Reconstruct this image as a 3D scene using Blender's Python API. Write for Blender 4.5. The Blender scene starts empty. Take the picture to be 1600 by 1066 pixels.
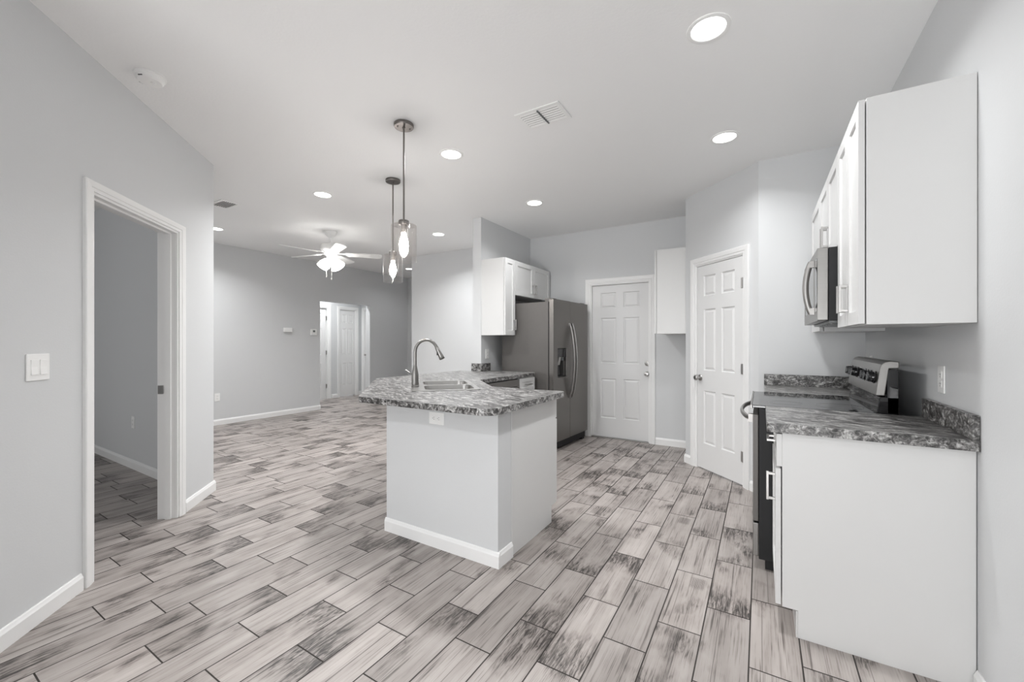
import bpy, bmesh, math, random
from mathutils import Vector, Matrix

# ------------------------------------------------------------------ camera, world, light, exposure
scene = bpy.context.scene
COL = scene.collection
PI = math.pi
R = math.radians
H = 2.74                                   # ceiling height

cam_data = bpy.data.cameras.new('camera')
cam = bpy.data.objects.new('camera', cam_data)
COL.objects.link(cam)
cam.location = (0.0, 0.0, 1.25)
cam.rotation_euler = (R(90), 0, R(31.22))
cam_data.sensor_width = 36.0
cam_data.lens = 641.6 / 1600 * 36.0
cam_data.shift_y = (534.9 - 533.0) / 1600
cam_data.clip_start = 0.02
cam_data.clip_end = 100
scene.camera = cam

world = bpy.data.worlds.new('world')
scene.world = world
world.use_nodes = True
wb = world.node_tree.nodes['Background']
wb.inputs[0].default_value = (0.92, 0.96, 1.0, 1)
wb.inputs[1].default_value = 1.0

scene.view_settings.view_transform = 'Standard'
scene.view_settings.look = 'None'
scene.view_settings.gamma = 1.0
scene.view_settings.use_curve_mapping = False
scene.view_settings.exposure = 0.23
scene.cycles.use_denoising = True
scene.cycles.max_bounces = 14
scene.cycles.diffuse_bounces = 8
scene.cycles.glossy_bounces = 4
scene.cycles.transparent_max_bounces = 16
scene.cycles.sample_clamp_indirect = 6.0
scene.cycles.caustics_reflective = False
scene.cycles.caustics_refractive = False

CAN_W = 18.5        # each recessed light
CEILING_FILL_W = 140.0
DAYLIGHT_FILL_W = 66.0     # fill daylight added at the unseen glass door


def area_light(name, loc, rot, sx, sy, power, color=(1, 1, 1), shape='RECTANGLE', spread=PI, parent=None):
    l = bpy.data.lights.new(name, 'AREA')
    l.shape = shape
    l.size = sx
    l.size_y = sy
    l.energy = power
    l.color = color
    l.spread = spread
    o = bpy.data.objects.new(name, l)
    COL.objects.link(o)
    o.location = loc
    o.rotation_euler = rot
    if parent:
        o.parent = parent
    return o


# fill daylight added at unseen windows behind the camera (the light stands outside the glass)
area_light('daylight_fill', (-0.55, -3.32, 1.25), (R(90), 0, 0), 1.9, 2.1, DAYLIGHT_FILL_W, (0.95, 0.98, 1.0))
area_light('daylight_fill', (-1.95 - 3.0, -3.32, 1.45), (R(90), 0, 0), 1.2, 1.2, 50.0, (0.95, 0.98, 1.0))
# upward fill light added outside the glass door to brighten the ceiling
area_light('ceiling_fill', (-0.55, -3.9, 0.05), (R(128), 0, 0), 2.4, 1.2, CEILING_FILL_W, (0.96, 0.985, 1.0))


# ------------------------------------------------------------------ materials
def new_mat(name):
    m = bpy.data.materials.new(name)
    m.use_nodes = True
    nt = m.node_tree
    return m, nt, nt.nodes['Principled BSDF']


def mat(name, col, rough=0.5, metal=0.0, bump=0.0, bscale=60.0, spec=0.5, aniso=False, emit=0.0, vary=0.0):
    m, nt, b = new_mat(name)
    b.inputs['Base Color'].default_value = (*col, 1)
    b.inputs['Roughness'].default_value = rough
    b.inputs['Metallic'].default_value = metal
    b.inputs['Specular IOR Level'].default_value = spec
    if emit:
        b.inputs['Emission Color'].default_value = (*col, 1)
        b.inputs['Emission Strength'].default_value = emit
    if bump or vary or aniso:
        tc = nt.nodes.new('ShaderNodeTexCoord')
        mp = nt.nodes.new('ShaderNodeMapping')
        nt.links.new(tc.outputs['Object'], mp.inputs[0])
        if aniso:
            mp.inputs['Scale'].default_value = (1.0, 1.0, 60.0)
        nz = nt.nodes.new('ShaderNodeTexNoise')
        nz.inputs['Scale'].default_value = bscale
        nz.inputs['Detail'].default_value = 3.0
        nt.links.new(mp.outputs[0], nz.inputs['Vector'])
        if bump:
            bp = nt.nodes.new('ShaderNodeBump')
            bp.inputs['Strength'].default_value = bump
            bp.inputs['Distance'].default_value = 0.004
            nt.links.new(nz.outputs['Fac'], bp.inputs['Height'])
            nt.links.new(bp.outputs[0], b.inputs['Normal'])
        if vary:
            mx = nt.nodes.new('ShaderNodeMix')
            mx.data_type = 'RGBA'
            mx.inputs['A'].default_value = (*[c * (1 - vary) for c in col], 1)
            mx.inputs['B'].default_value = (*[min(1, c * (1 + vary)) for c in col], 1)
            nt.links.new(nz.outputs['Fac'], mx.inputs['Factor'])
            nt.links.new(mx.outputs['Result'], b.inputs['Base Color'])
    return m


def ramp(nt, stops):
    r = nt.nodes.new('ShaderNodeValToRGB')
    e = r.color_ramp.elements
    while len(e) < len(stops):
        e.new(0.5)
    for k, (p, c) in enumerate(stops):
        e[k].position = p
        e[k].color = (*c, 1) if len(c) == 3 else c
    return r


def nmath(nt, op, a, b=None, clamp=False):
    n = nt.nodes.new('ShaderNodeMath')
    n.operation = op
    n.use_clamp = clamp
    for k, v in enumerate((a, b)):
        if v is None:
            continue
        if isinstance(v, (int, float)):
            n.inputs[k].default_value = v
        else:
            nt.links.new(v, n.inputs[k])
    return n.outputs[0]


def granite_mat():
    """laminate counter: pale grey with flowing dark veins and black specks"""
    m, nt, b = new_mat('granite_laminate')
    tc = nt.nodes.new('ShaderNodeTexCoord')
    mp = nt.nodes.new('ShaderNodeMapping')
    mp.inputs['Rotation'].default_value = (0.3, 0.2, 0.35)
    nt.links.new(tc.outputs['Object'], mp.inputs[0])
    big = nt.nodes.new('ShaderNodeTexNoise')
    big.inputs['Scale'].default_value = 3.2
    big.inputs['Detail'].default_value = 3
    nt.links.new(mp.outputs[0], big.inputs['Vector'])
    st = nt.nodes.new('ShaderNodeMapping')
    st.inputs['Scale'].default_value = (6.5, 44.0, 38.0)
    nt.links.new(mp.outputs[0], st.inputs[0])
    add = nt.nodes.new('ShaderNodeVectorMath')
    add.operation = 'MULTIPLY_ADD'
    add.inputs[1].default_value = (3.8, 5.2, 5.0)
    nt.links.new(big.outputs['Color'], add.inputs[0])
    nt.links.new(st.outputs[0], add.inputs[2])
    vein = nt.nodes.new('ShaderNodeTexNoise')
    vein.inputs['Scale'].default_value = 1.0
    vein.inputs['Detail'].default_value = 7
    vein.inputs['Roughness'].default_value = 0.68
    vein.inputs['Distortion'].default_value = 0.9
    fl = nt.nodes.new('ShaderNodeMapping')
    fl.inputs['Scale'].default_value = (30, 30, 38)
    nt.links.new(mp.outputs[0], fl.inputs[0])
    ge = nt.nodes.new('ShaderNodeNewGeometry')
    sn = nt.nodes.new('ShaderNodeSeparateXYZ')
    nt.links.new(ge.outputs['True Normal'], sn.inputs[0])
    sel = nt.nodes.new('ShaderNodeMix')
    sel.data_type = 'VECTOR'
    nt.links.new(nmath(nt, 'GREATER_THAN', nmath(nt, 'ABSOLUTE', sn.outputs[2]), 0.6), sel.inputs['Factor'])
    nt.links.new(fl.outputs[0], sel.inputs['A'])
    nt.links.new(add.outputs[0], sel.inputs['B'])
    nt.links.new(sel.outputs['Result'], vein.inputs['Vector'])
    r1 = ramp(nt, [(0.35, (0.018, 0.017, 0.016)), (0.45, (0.080, 0.077, 0.075)), (0.53, (0.22, 0.215, 0.21)),
                   (0.60, (0.46, 0.455, 0.445)), (0.72, (0.66, 0.65, 0.64))])
    nt.links.new(vein.outputs['Fac'], r1.inputs[0])
    sp = nt.nodes.new('ShaderNodeTexNoise')
    sp.inputs['Scale'].default_value = 95
    sp.inputs['Detail'].default_value = 4
    sp.inputs['Roughness'].default_value = 0.7
    nt.links.new(tc.outputs['Object'], sp.inputs['Vector'])
    r2 = ramp(nt, [(0.36, (0.12, 0.12, 0.12)), (0.47, (0.85, 0.85, 0.85)), (0.60, (1.15, 1.15, 1.15))])
    nt.links.new(sp.outputs['Fac'], r2.inputs[0])
    mx = nt.nodes.new('ShaderNodeMix')
    mx.data_type = 'RGBA'
    mx.blend_type = 'MULTIPLY'
    mx.inputs['Factor'].default_value = 0.85
    nt.links.new(r1.outputs[0], mx.inputs['A'])
    nt.links.new(r2.outputs[0], mx.inputs['B'])
    nt.links.new(mx.outputs['Result'], b.inputs['Base Color'])
    b.inputs['Roughness'].default_value = 0.33
    return m


def plank_mat():
    """wood-look porcelain: pale grey-beige print, long grain, dark weathered smudges, knots; uv = metres on the tile, second uv = its print"""
    m, nt, b = new_mat('plank_tile')
    uv = nt.nodes.new('ShaderNodeUVMap'); uv.uv_map = 'tile'
    rd = nt.nodes.new('ShaderNodeUVMap'); rd.uv_map = 'print'
    sep = nt.nodes.new('ShaderNodeSeparateXYZ'); nt.links.new(uv.outputs[0], sep.inputs[0])
    rs = nt.nodes.new('ShaderNodeSeparateXYZ'); nt.links.new(rd.outputs[0], rs.inputs[0])
    u, v = sep.outputs[0], sep.outputs[1]
    r1, r2 = rs.outputs[0], rs.outputs[1]
    seed = nmath(nt, 'MULTIPLY', r1, 57.0)
    seed2 = nmath(nt, 'MULTIPLY', r2, 91.0)

    def noise(us, vs, sd, scale=1.0, detail=4, rough=0.6, dist=0.0):
        c = nt.nodes.new('ShaderNodeCombineXYZ')
        nt.links.new(nmath(nt, 'MULTIPLY', u, us), c.inputs[0])
        nt.links.new(nmath(nt, 'MULTIPLY', v, vs), c.inputs[1])
        nt.links.new(sd, c.inputs[2])
        n = nt.nodes.new('ShaderNodeTexNoise')
        n.inputs['Scale'].default_value = scale
        n.inputs['Detail'].default_value = detail
        n.inputs['Roughness'].default_value = rough
        n.inputs['Distortion'].default_value = dist
        nt.links.new(c.outputs[0], n.inputs['Vector'])
        return n.outputs['Fac']

    grain = noise(260, 4.0, seed, 1.0, 4, 0.62, 0.2)           # fine long grain
    lines = noise(60, 1.6, seed2, 1.0, 3, 0.6, 0.15)           # longer, wider grain lines
    band = noise(16, 1.3, seed, 1.0, 2, 0.5)                   # broad light and dark bands
    cloud = noise(8, 4.0, seed2, 1.0, 3, 0.6)                  # patches
    fig = noise(15, 3.0, seed2, 1.0, 2, 0.45, 0.35)             # burr: its contours are the rings
    ring = nmath(nt, 'ABSOLUTE', nmath(nt, 'SINE', nmath(nt, 'MULTIPLY', fig, 34.0)))
    tooth = noise(95, 11, seed, 1.0, 5, 0.72, 0.7)
    gate = noise(6.0, 3.6, seed, 1.0, 2, 0.5)

    def step(val, lo, hi, rev=False):
        r = ramp(nt, [(lo, (1, 1, 1) if rev else (0, 0, 0)), (hi, (0, 0, 0) if rev else (1, 1, 1))])
        nt.links.new(val, r.inputs[0])
        return r.outputs[0]
    mul = lambda a, b_: nmath(nt, 'MULTIPLY', a, b_)
    add_ = lambda a, b_: nmath(nt, 'ADD', a, b_)
    # weathered end of a tile: the first hand's breadth of about half of them
    vend = nmath(nt, 'SUBTRACT', add_(v, mul(nmath(nt, 'SUBTRACT', cloud, 0.5), 0.34)), 0.02)
    endm = mul(step(vend, 0.02, 0.20, True), nmath(nt, 'LESS_THAN', r1, 0.42))
    spot = step(gate, 0.55, 0.70)
    zone = nmath(nt, 'MAXIMUM', endm, mul(spot, 0.9))
    burr = mul(zone, add_(0.62, mul(step(ring, 0.05, 0.60, True), 0.40)))
    burr = mul(burr, add_(0.10, mul(step(tooth, 0.38, 0.60), 0.98)))
    gfac = mul(step(grain, 0.34, 0.47, True), add_(0.20, mul(step(cloud, 0.40, 0.60, True), 0.22)))
    lfac = mul(step(lines, 0.31, 0.40, True), 0.42)
    tone = add_(mul(step(band, 0.36, 0.64, True), 0.24), mul(step(cloud, 0.38, 0.66, True), 0.12))
    # saw-tooth scars across one corner of some tiles
    su = nmath(nt, 'ABSOLUTE', nmath(nt, 'SINE', mul(add_(u, mul(cloud, 0.012)), 420.0)))
    sv = nmath(nt, 'ABSOLUTE', nmath(nt, 'SINE', mul(add_(v, mul(tooth, 0.010)), 300.0)))
    box = mul(mul(step(v, 0.025, 0.04), step(v, 0.12, 0.15, True)), mul(step(u, 0.02, 0.03), step(u, 0.085, 0.10, True)))
    scar = mul(mul(nmath(nt, 'MAXIMUM', step(su, 0.25, 0.5, True), step(sv, 0.3, 0.6, True)), box), mul(nmath(nt, 'GREATER_THAN', r1, 0.86), 0.55))
    dk = nmath(nt, 'MAXIMUM', burr, scar)
    # a few tiles carry a board joint: a thin dark line down the tile
    jl = nmath(nt, 'ABSOLUTE', nmath(nt, 'SUBTRACT', u, nmath(nt, 'ADD', 0.05, nmath(nt, 'MULTIPLY', r2, 0.085))))
    line = nmath(nt, 'MULTIPLY', nmath(nt, 'LESS_THAN', jl, 0.0013), nmath(nt, 'GREATER_THAN', r1, 0.62))
    tot = nmath(nt, 'ADD', nmath(nt, 'ADD', nmath(nt, 'ADD', gfac, lfac), tone), dk, clamp=True)
    tot = nmath(nt, 'MAXIMUM', tot, nmath(nt, 'MULTIPLY', line, 0.62))
    col = ramp(nt, [(0.0, (0.46, 0.422, 0.399)), (0.35, (0.325, 0.290, 0.270)), (0.7, (0.135, 0.118, 0.109)), (1.0, (0.045, 0.039, 0.036))])
    nt.links.new(tot, col.inputs[0])
    mx = nt.nodes.new('ShaderNodeMix'); mx.data_type = 'RGBA'; mx.blend_type = 'MULTIPLY'
    mx.inputs['Factor'].default_value = 1.0
    nt.links.new(col.outputs[0], mx.inputs['A'])
    tv = nmath(nt, 'ADD', 0.84, nmath(nt, 'MULTIPLY', r2, 0.20))
    cc = nt.nodes.new('ShaderNodeCombineColor')
    for k in range(3):
        nt.links.new(tv, cc.inputs[k])
    nt.links.new(cc.outputs[0], mx.inputs['B'])
    nt.links.new(mx.outputs['Result'], b.inputs['Base Color'])
    b.inputs['Roughness'].default_value = 0.42
    bp = nt.nodes.new('ShaderNodeBump'); bp.inputs['Strength'].default_value = 0.12; bp.inputs['Distance'].default_value = 0.002
    nt.links.new(tot, bp.inputs['Height']); bp.invert = True
    nt.links.new(bp.outputs[0], b.inputs['Normal'])
    return m


def glass_mat(name, tint=(0.97, 0.96, 0.955), gloss=0.9, ior=1.45):
    m = bpy.data.materials.new(name)
    m.use_nodes = True
    nt = m.node_tree
    nt.nodes.clear()
    out = nt.nodes.new('ShaderNodeOutputMaterial')
    tr = nt.nodes.new('ShaderNodeBsdfTransparent'); tr.inputs[0].default_value = (*tint, 1)
    gl = nt.nodes.new('ShaderNodeBsdfGlossy'); gl.inputs[0].default_value = (gloss, gloss, gloss, 1); gl.inputs['Roughness'].default_value = 0.03
    fr = nt.nodes.new('ShaderNodeFresnel'); fr.inputs[0].default_value = ior
    mx = nt.nodes.new('ShaderNodeMixShader')
    ge = nt.nodes.new('ShaderNodeNewGeometry')
    nt.links.new(nmath(nt, 'MULTIPLY', fr.outputs[0], nmath(nt, 'SUBTRACT', 1.0, ge.outputs['Backfacing'])), mx.inputs[0]); nt.links.new(tr.outputs[0], mx.inputs[1]); nt.links.new(gl.outputs[0], mx.inputs[2])
    nt.links.new(mx.outputs[0], out.inputs[0])
    return m


M = dict(
    wall=mat('grey_wall_paint', (0.632, 0.641, 0.648), 0.62, bump=0.10, bscale=110, spec=0.3),
    ceiling=mat('white_ceiling_paint', (0.87, 0.87, 0.868), 0.85, bump=0.18, bscale=70, spec=0.2),
    trim=mat('white_trim_paint', (0.82, 0.82, 0.815), 0.32, vary=0.01, bscale=8),
    door=mat('white_door_paint', (0.74, 0.74, 0.738), 0.38, bump=0.03, bscale=40),
    cabinet=mat('white_cabinet_lacquer', (0.665, 0.665, 0.66), 0.36, vary=0.01, bscale=6),
    gap=mat('dark_gap', (0.02, 0.02, 0.02), 0.8, vary=0.1),
    nickel=mat('brushed_nickel', (0.50, 0.49, 0.48), 0.32, 1.0, vary=0.06, bscale=40),
    faucet=mat('brushed_faucet_steel', (0.25, 0.243, 0.233), 0.30, 1.0, vary=0.05, bscale=60),
    steel=mat('stainless_steel', (0.29, 0.283, 0.274), 0.34, 1.0, aniso=True, vary=0.06, bscale=6),
    sinksteel=mat('sink_steel', (0.46, 0.45, 0.435), 0.28, 1.0, vary=0.05, bscale=20),
    slate=mat('slate_appliance_steel', (0.205, 0.194, 0.184), 0.34, 0.85, aniso=True, vary=0.05, bscale=4),
    slateside=mat('slate_side_panel', (0.122, 0.115, 0.109), 0.45, 0.2, vary=0.04, bscale=30),
    bar=mat('appliance_handle_steel', (0.34, 0.33, 0.32), 0.40, 1.0, vary=0.04, bscale=30),
    black=mat('gloss_black', (0.012, 0.012, 0.013), 0.04, vary=0.1),
    blackmatte=mat('matte_black', (0.018, 0.018, 0.019), 0.5, vary=0.1, spec=0.25),
    bronze=mat('dark_pewter', (0.20, 0.185, 0.175), 0.36, 0.9, vary=0.08, bscale=50),
    plastic=mat('white_plastic', (0.86, 0.86, 0.85), 0.35, vary=0.01),
    slot=mat('outlet_slot', (0.05, 0.05, 0.05), 0.6, vary=0.1),
    grey=mat('grey_screen', (0.14, 0.15, 0.15), 0.3, vary=0.1),
    fanwhite=mat('fan_white', (0.86, 0.86, 0.85), 0.35, vary=0.01),
    grout=mat('dark_grout', (0.045, 0.039, 0.036), 0.9, vary=0.15, bscale=50),
    lens=mat('lit_lens', (1.0, 0.985, 0.96), 0.5, emit=5.0, vary=0.001),
    bulb=mat('lit_bulb', (1.0, 0.97, 0.94), 0.5, emit=125.0, vary=0.001),
    fanbulb=mat('fan_bulb', (1.0, 0.985, 0.96), 0.5, emit=25.0, vary=0.001),
    shade=mat('lit_frosted_glass', (1.0, 0.98, 0.95), 0.4, emit=8.0, vary=0.001),
    granite=granite_mat(),
    plank=plank_mat(),
    glass=glass_mat('clear_glass'),
    pendantglass=glass_mat('pendant_glass', (0.975, 0.966, 0.960), 1.0, 1.8),
)


# ------------------------------------------------------------------ mesh helpers
class MB:
    def __init__(self):
        self.bm = bmesh.new()

    def face(self, vs):
        try:
            return self.bm.faces.new(vs)
        except ValueError:
            return None

    def box(self, x0, y0, z0, x1, y1, z1):
        v = [self.bm.verts.new(p) for p in ((x0, y0, z0), (x1, y0, z0), (x1, y1, z0), (x0, y1, z0),
                                            (x0, y0, z1), (x1, y0, z1), (x1, y1, z1), (x0, y1, z1))]
        for f in ((0, 3, 2, 1), (4, 5, 6, 7), (0, 1, 5, 4), (1, 2, 6, 5), (2, 3, 7, 6), (3, 0, 4, 7)):
            self.face([v[k] for k in f])
        return self

    def prism(self, pts, a, b, axis='z'):
        def P(p, t):
            return {'z': (p[0], p[1], t), 'x': (t, p[0], p[1]), 'y': (p[0], t, p[1])}[axis]
        lo = [self.bm.verts.new(P(p, a)) for p in pts]
        hi = [self.bm.verts.new(P(p, b)) for p in pts]
        n = len(pts)
        self.face(lo[::-1]); self.face(hi)
        for k in range(n):
            self.face([lo[k], lo[(k + 1) % n], hi[(k + 1) % n], hi[k]])
        return self

    def lathe(self, prof, n=24, c=(0, 0, 0), axis='z', caps=True):
        def P(r, t, h):
            x, y = r * math.cos(t), r * math.sin(t)
            p = {'z': (x, y, h), 'y': (x, h, y), 'x': (h, x, y)}[axis]
            return (p[0] + c[0], p[1] + c[1], p[2] + c[2])
        rings = []
        for r, h in prof:
            rings.append([self.bm.verts.new(P(max(r, 1e-5), 2 * PI * k / n, h)) for k in range(n)])
        for a, b in zip(rings, rings[1:]):
            for k in range(n):
                self.face([a[k], a[(k + 1) % n], b[(k + 1) % n], b[k]])
        if caps:
            self.face(rings[0][::-1]); self.face(rings[-1])
        return self

    def tube(self, pts, rad, n=12, caps=True, squash=None):
        pts = [Vector(p) for p in pts]
        if not hasattr(rad, '__len__'):
            rad = [rad] * len(pts)
        rings = []
        up = None
        for k, p in enumerate(pts):
            d = (pts[min(k + 1, len(pts) - 1)] - pts[max(k - 1, 0)]).normalized()
            if up is None:
                up = Vector((0, 0, 1)) if abs(d.z) < 0.9 else Vector((1, 0, 0))
            s = d.cross(up).normalized()
            up = s.cross(d).normalized()
            r = rad[k]
            sq = squash or (1, 1)
            rings.append([self.bm.verts.new(p + s * (r * sq[0] * math.cos(2 * PI * j / n)) + up * (r * sq[1] * math.sin(2 * PI * j / n))) for j in range(n)])
        for a, b in zip(rings, rings[1:]):
            for k in range(n):
                self.face([a[k], a[(k + 1) % n], b[(k + 1) % n], b[k]])
        if caps:
            self.face(rings[0][::-1]); self.face(rings[-1])
        return self

    def slab(self, outer, holes, z0, z1):
        """flat slab with through holes"""
        loops = [outer] + holes
        for z, flip in ((z1, False), (z0, True)):
            edges = []
            for lp in loops:
                vs = [self.bm.verts.new((x, y, z)) for x, y in lp]
                edges += [self.bm.edges.new((vs[k], vs[(k + 1) % len(vs)])) for k in range(len(vs))]
            bmesh.ops.triangle_fill(self.bm, use_beauty=True, use_dissolve=False, edges=edges)
        for lp in loops:
            lo = [self.bm.verts.new((x, y, z0)) for x, y in lp]
            hi = [self.bm.verts.new((x, y, z1)) for x, y in lp]
            n = len(lp)
            for k in range(n):
                self.face([lo[k], lo[(k + 1) % n], hi[(k + 1) % n], hi[k]])
        return self

    def panel(self, w, h, t, recs, depth=0.008, slope=0.004, raised=None, x0=0.0, z0=0.0, y=0.0):
        """a slab w x h x t whose front (at y, facing -y) carries rectangular recesses; raised = inset of a raised field"""
        xs = sorted({0.0, w} | {r[0] for r in recs} | {r[2] for r in recs})
        zs = sorted({0.0, h} | {r[1] for r in recs} | {r[3] for r in recs})
        V = lambda x, yy, z: self.bm.verts.new((x + x0, y + yy, z + z0))
        for a, b in zip(xs, xs[1:]):
            for c, d in zip(zs, zs[1:]):
                mx_, mz = (a + b) / 2, (c + d) / 2
                if any(r[0] < mx_ < r[2] and r[1] < mz < r[3] for r in recs):
                    continue
                self.face([V(a, 0, c), V(b, 0, c), V(b, 0, d), V(a, 0, d)])

        def ring(i, yi, o, yo):
            A = [(o[0], o[1]), (o[2], o[1]), (o[2], o[3]), (o[0], o[3])]
            B = [(i[0], i[1]), (i[2], i[1]), (i[2], i[3]), (i[0], i[3])]
            for k in range(4):
                l = (k + 1) % 4
                self.face([V(A[k][0], yo, A[k][1]), V(A[l][0], yo, A[l][1]), V(B[l][0], yi, B[l][1]), V(B[k][0], yi, B[k][1])])
        for r in recs:
            g = lambda s: (r[0] + s, r[1] + s, r[2] - s, r[3] - s)
            ring(g(slope), depth, g(0), 0)
            cur, cy = g(slope), depth
            if raised:
                q = g(slope + 0.006)
                ring(q, depth, cur, depth)
                q2 = g(slope + 0.006 + raised)
                ring(q2, depth * 0.25, q, depth)
                cur, cy = q2, depth * 0.25
            self.face([V(cur[0], cy, cur[1]), V(cur[2], cy, cur[1]), V(cur[2], cy, cur[3]), V(cur[0], cy, cur[3])])
        b = [(0, 0), (w, 0), (w, h), (0, h)]
        for k in range(4):
            l = (k + 1) % 4
            self.face([V(b[k][0], 0, b[k][1]), V(b[k][0], t, b[k][1]), V(b[l][0], t, b[l][1]), V(b[l][0], 0, b[l][1])])
        self.face([V(p[0], t, p[1]) for p in b])
        return self

    def xf(self, loc=(0, 0, 0), rot=0.0, axis='Z'):
        bmesh.ops.transform(self.bm, matrix=Matrix.Translation(loc) @ Matrix.Rotation(rot, 4, axis), verts=self.bm.verts)
        return self

    def build(self, name, m, parent=None, loc=(0, 0, 0), rot=0.0, bevel=0.0, smooth=None, label=None):
        bm = self.bm
        bmesh.ops.remove_doubles(bm, verts=bm.verts, dist=1e-6)
        bmesh.ops.recalc_face_normals(bm, faces=bm.faces)
        me = bpy.data.meshes.new(name)
        bm.to_mesh(me)
        bm.free()
        me.materials.append(m)
        if smooth:
            for p in me.polygons:
                p.use_smooth = True
            me.set_sharp_from_angle(angle=R(smooth))
        o = bpy.data.objects.new(name, me)
        COL.objects.link(o)
        o.location = loc
        o.rotation_euler = (0, 0, rot)
        if parent:
            o.parent = parent
        if bevel:
            bv = o.modifiers.new('bevel', 'BEVEL')
            bv.width = bevel
            bv.segments = 2
            bv.limit_method = 'ANGLE'
            bv.angle_limit = R(50)
        if label:
            o['label'] = label
        return o


def thing(name, label, cat, loc=(0, 0, 0), rot=0.0, group=None):
    o = bpy.data.objects.new(name, None)
    COL.objects.link(o)
    o.empty_display_size = 0.1
    o.location = loc
    o.rotation_euler = (0, 0, rot)
    o['label'] = label
    o['category'] = cat
    if group:
        o['group'] = group
    return o


def tag(o, label, cat, group=None):
    o['label'] = label
    o['category'] = cat
    if group:
        o['group'] = group
    return o


def struct(o):
    o['kind'] = 'structure'
    return o


def dup(root, loc, rot=None, label=None):
    """copy a thing with its parts and sub-parts"""
    r = root.copy()
    COL.objects.link(r)
    r.location = loc
    if rot is not None:
        r.rotation_euler = (0, 0, rot)
    if label:
        r['label'] = label
    for ch in list(root.children):
        c = ch.copy()
        COL.objects.link(c)
        c.parent = r
        for g in list(ch.children):
            d = g.copy()
            COL.objects.link(d)
            d.parent = c
    return r


def face_rot(fx, fy):
    """z rotation that turns local -y towards (fx, fy)"""
    return math.atan2(fy, fx) + PI / 2


def arc(cx, cy, r, a0, a1, n):
    return [(cx + r * math.cos(R(a0 + (a1 - a0) * k / n)), cy + r * math.sin(R(a0 + (a1 - a0) * k / n))) for k in range(n + 1)]


S2 = 2 ** 0.5
# key plan points
LW = (-2.725, 0.438)        # a point on the left diagonal wall
RX = 0.66                   # wall with the range
EY = 3.935                  # short wall at the end of the range run
BY = 5.21                   # back wall
PX = -0.67                  # side wall beside the back door
FX = -2.85                  # wall behind the fridge
STUB = 3.99                 # its free end
FARX = -7.0


# ------------------------------------------------------------------ floor and ceiling
def build_floor():
    rnd = random.Random(11)
    pitch, length, gap = 0.1775, 0.4925, 0.0027
    x_first = -0.0403
    known = {-1: .3455, 0: .1655, 1: .4335, 2: .2135, 3: .441, 4: .1265, 5: .3765, 6: .0485, 7: .2725, 8: .005, 9: .241,
             10: .44, 11: .17, 12: .39, 13: .30, 14: .1385, 15: .368, 16: .085, 17: .335, 18: .155, 19: .475}
    m = MB()
    bm = m.bm
    quads = []
    for n in range(-4, 50):
        xb = x_first - pitch * n
        xa = xb - pitch
        if xa > 0.80 or xb < -9.2:
            continue
        off = known.get(n, rnd.random() * length)
        k0 = int((-3.3 - off) / length) - 1
        for k in range(k0, k0 + 24):
            ya = off + k * length
            yb = ya + length
            if ya > 7.3:
                break
            quads.append((xa + gap, ya + gap, xb - gap, yb - gap))
    uvl = bm.loops.layers.uv.new('tile')
    uvp = bm.loops.layers.uv.new('print')
    for xa, ya, xb, yb in quads:
        r1, r2 = rnd.random(), rnd.random()
        flip = rnd.random() < 0.5
        vs = [bm.verts.new((xa, ya, 0)), bm.verts.new((xb, ya, 0)), bm.verts.new((xb, yb, 0)), bm.verts.new((xa, yb, 0))]
        f = bm.faces.new(vs)
        w, h = xb - xa, yb - ya
        uv = [(0, 0), (w, 0), (w, h), (0, h)]
        for lp, q in zip(f.loops, uv):
            lp[uvl].uv = (w - q[0], h - q[1]) if flip else q
            lp[uvp].uv = (r1, r2)
    me = bpy.data.meshes.new('floor')
    bm.to_mesh(me); bm.free()
    me.materials.append(M['plank'])
    o = bpy.data.objects.new('floor', me)
    COL.objects.link(o)
    struct(o)
    g = MB().box(-9.2, -3.4, -0.06, 0.80, 7.3, -0.0018).build('floor_grout', M['grout'], o)
    return o


build_floor()
struct(MB().box(-9.3, -3.5, H, 0.85, 7.4, H + 0.08).build('ceiling', M['ceiling']))


# ------------------------------------------------------------------ walls
def wall(name, origin, rot, length, thick=0.12, openings=(), z1=H, x0=0.0):
    """room face on local y = 0, facing -y; openings (xa, xb, za, zb)"""
    m = MB()
    x = x0
    for xa, xb, za, zb in sorted(openings):
        m.box(x, 0, 0, xa, thick, z1)
        if za > 0:
            m.box(xa, 0, 0, xb, thick, za)
        if zb < z1:
            m.box(xa, 0, zb, xb, thick, z1)
        x = xb
    m.box(x, 0, 0, length, thick, z1)
    o = m.build(name, M['wall'], None, (origin[0], origin[1], 0), rot)
    return struct(o)


BASE_PROFILE = [(0, 0), (-0.014, 0), (-0.014, 0.066), (-0.010, 0.074), (-0.007, 0.082), (-0.004, 0.086), (0, 0.086)]


def baseboard(name, origin, rot, segs):
    m = MB()
    for a, b in segs:
        m.prism(BASE_PROFILE, a, b, 'x')
    return struct(m.build(name, M['trim'], None, (origin[0], origin[1], 0), rot))


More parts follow.
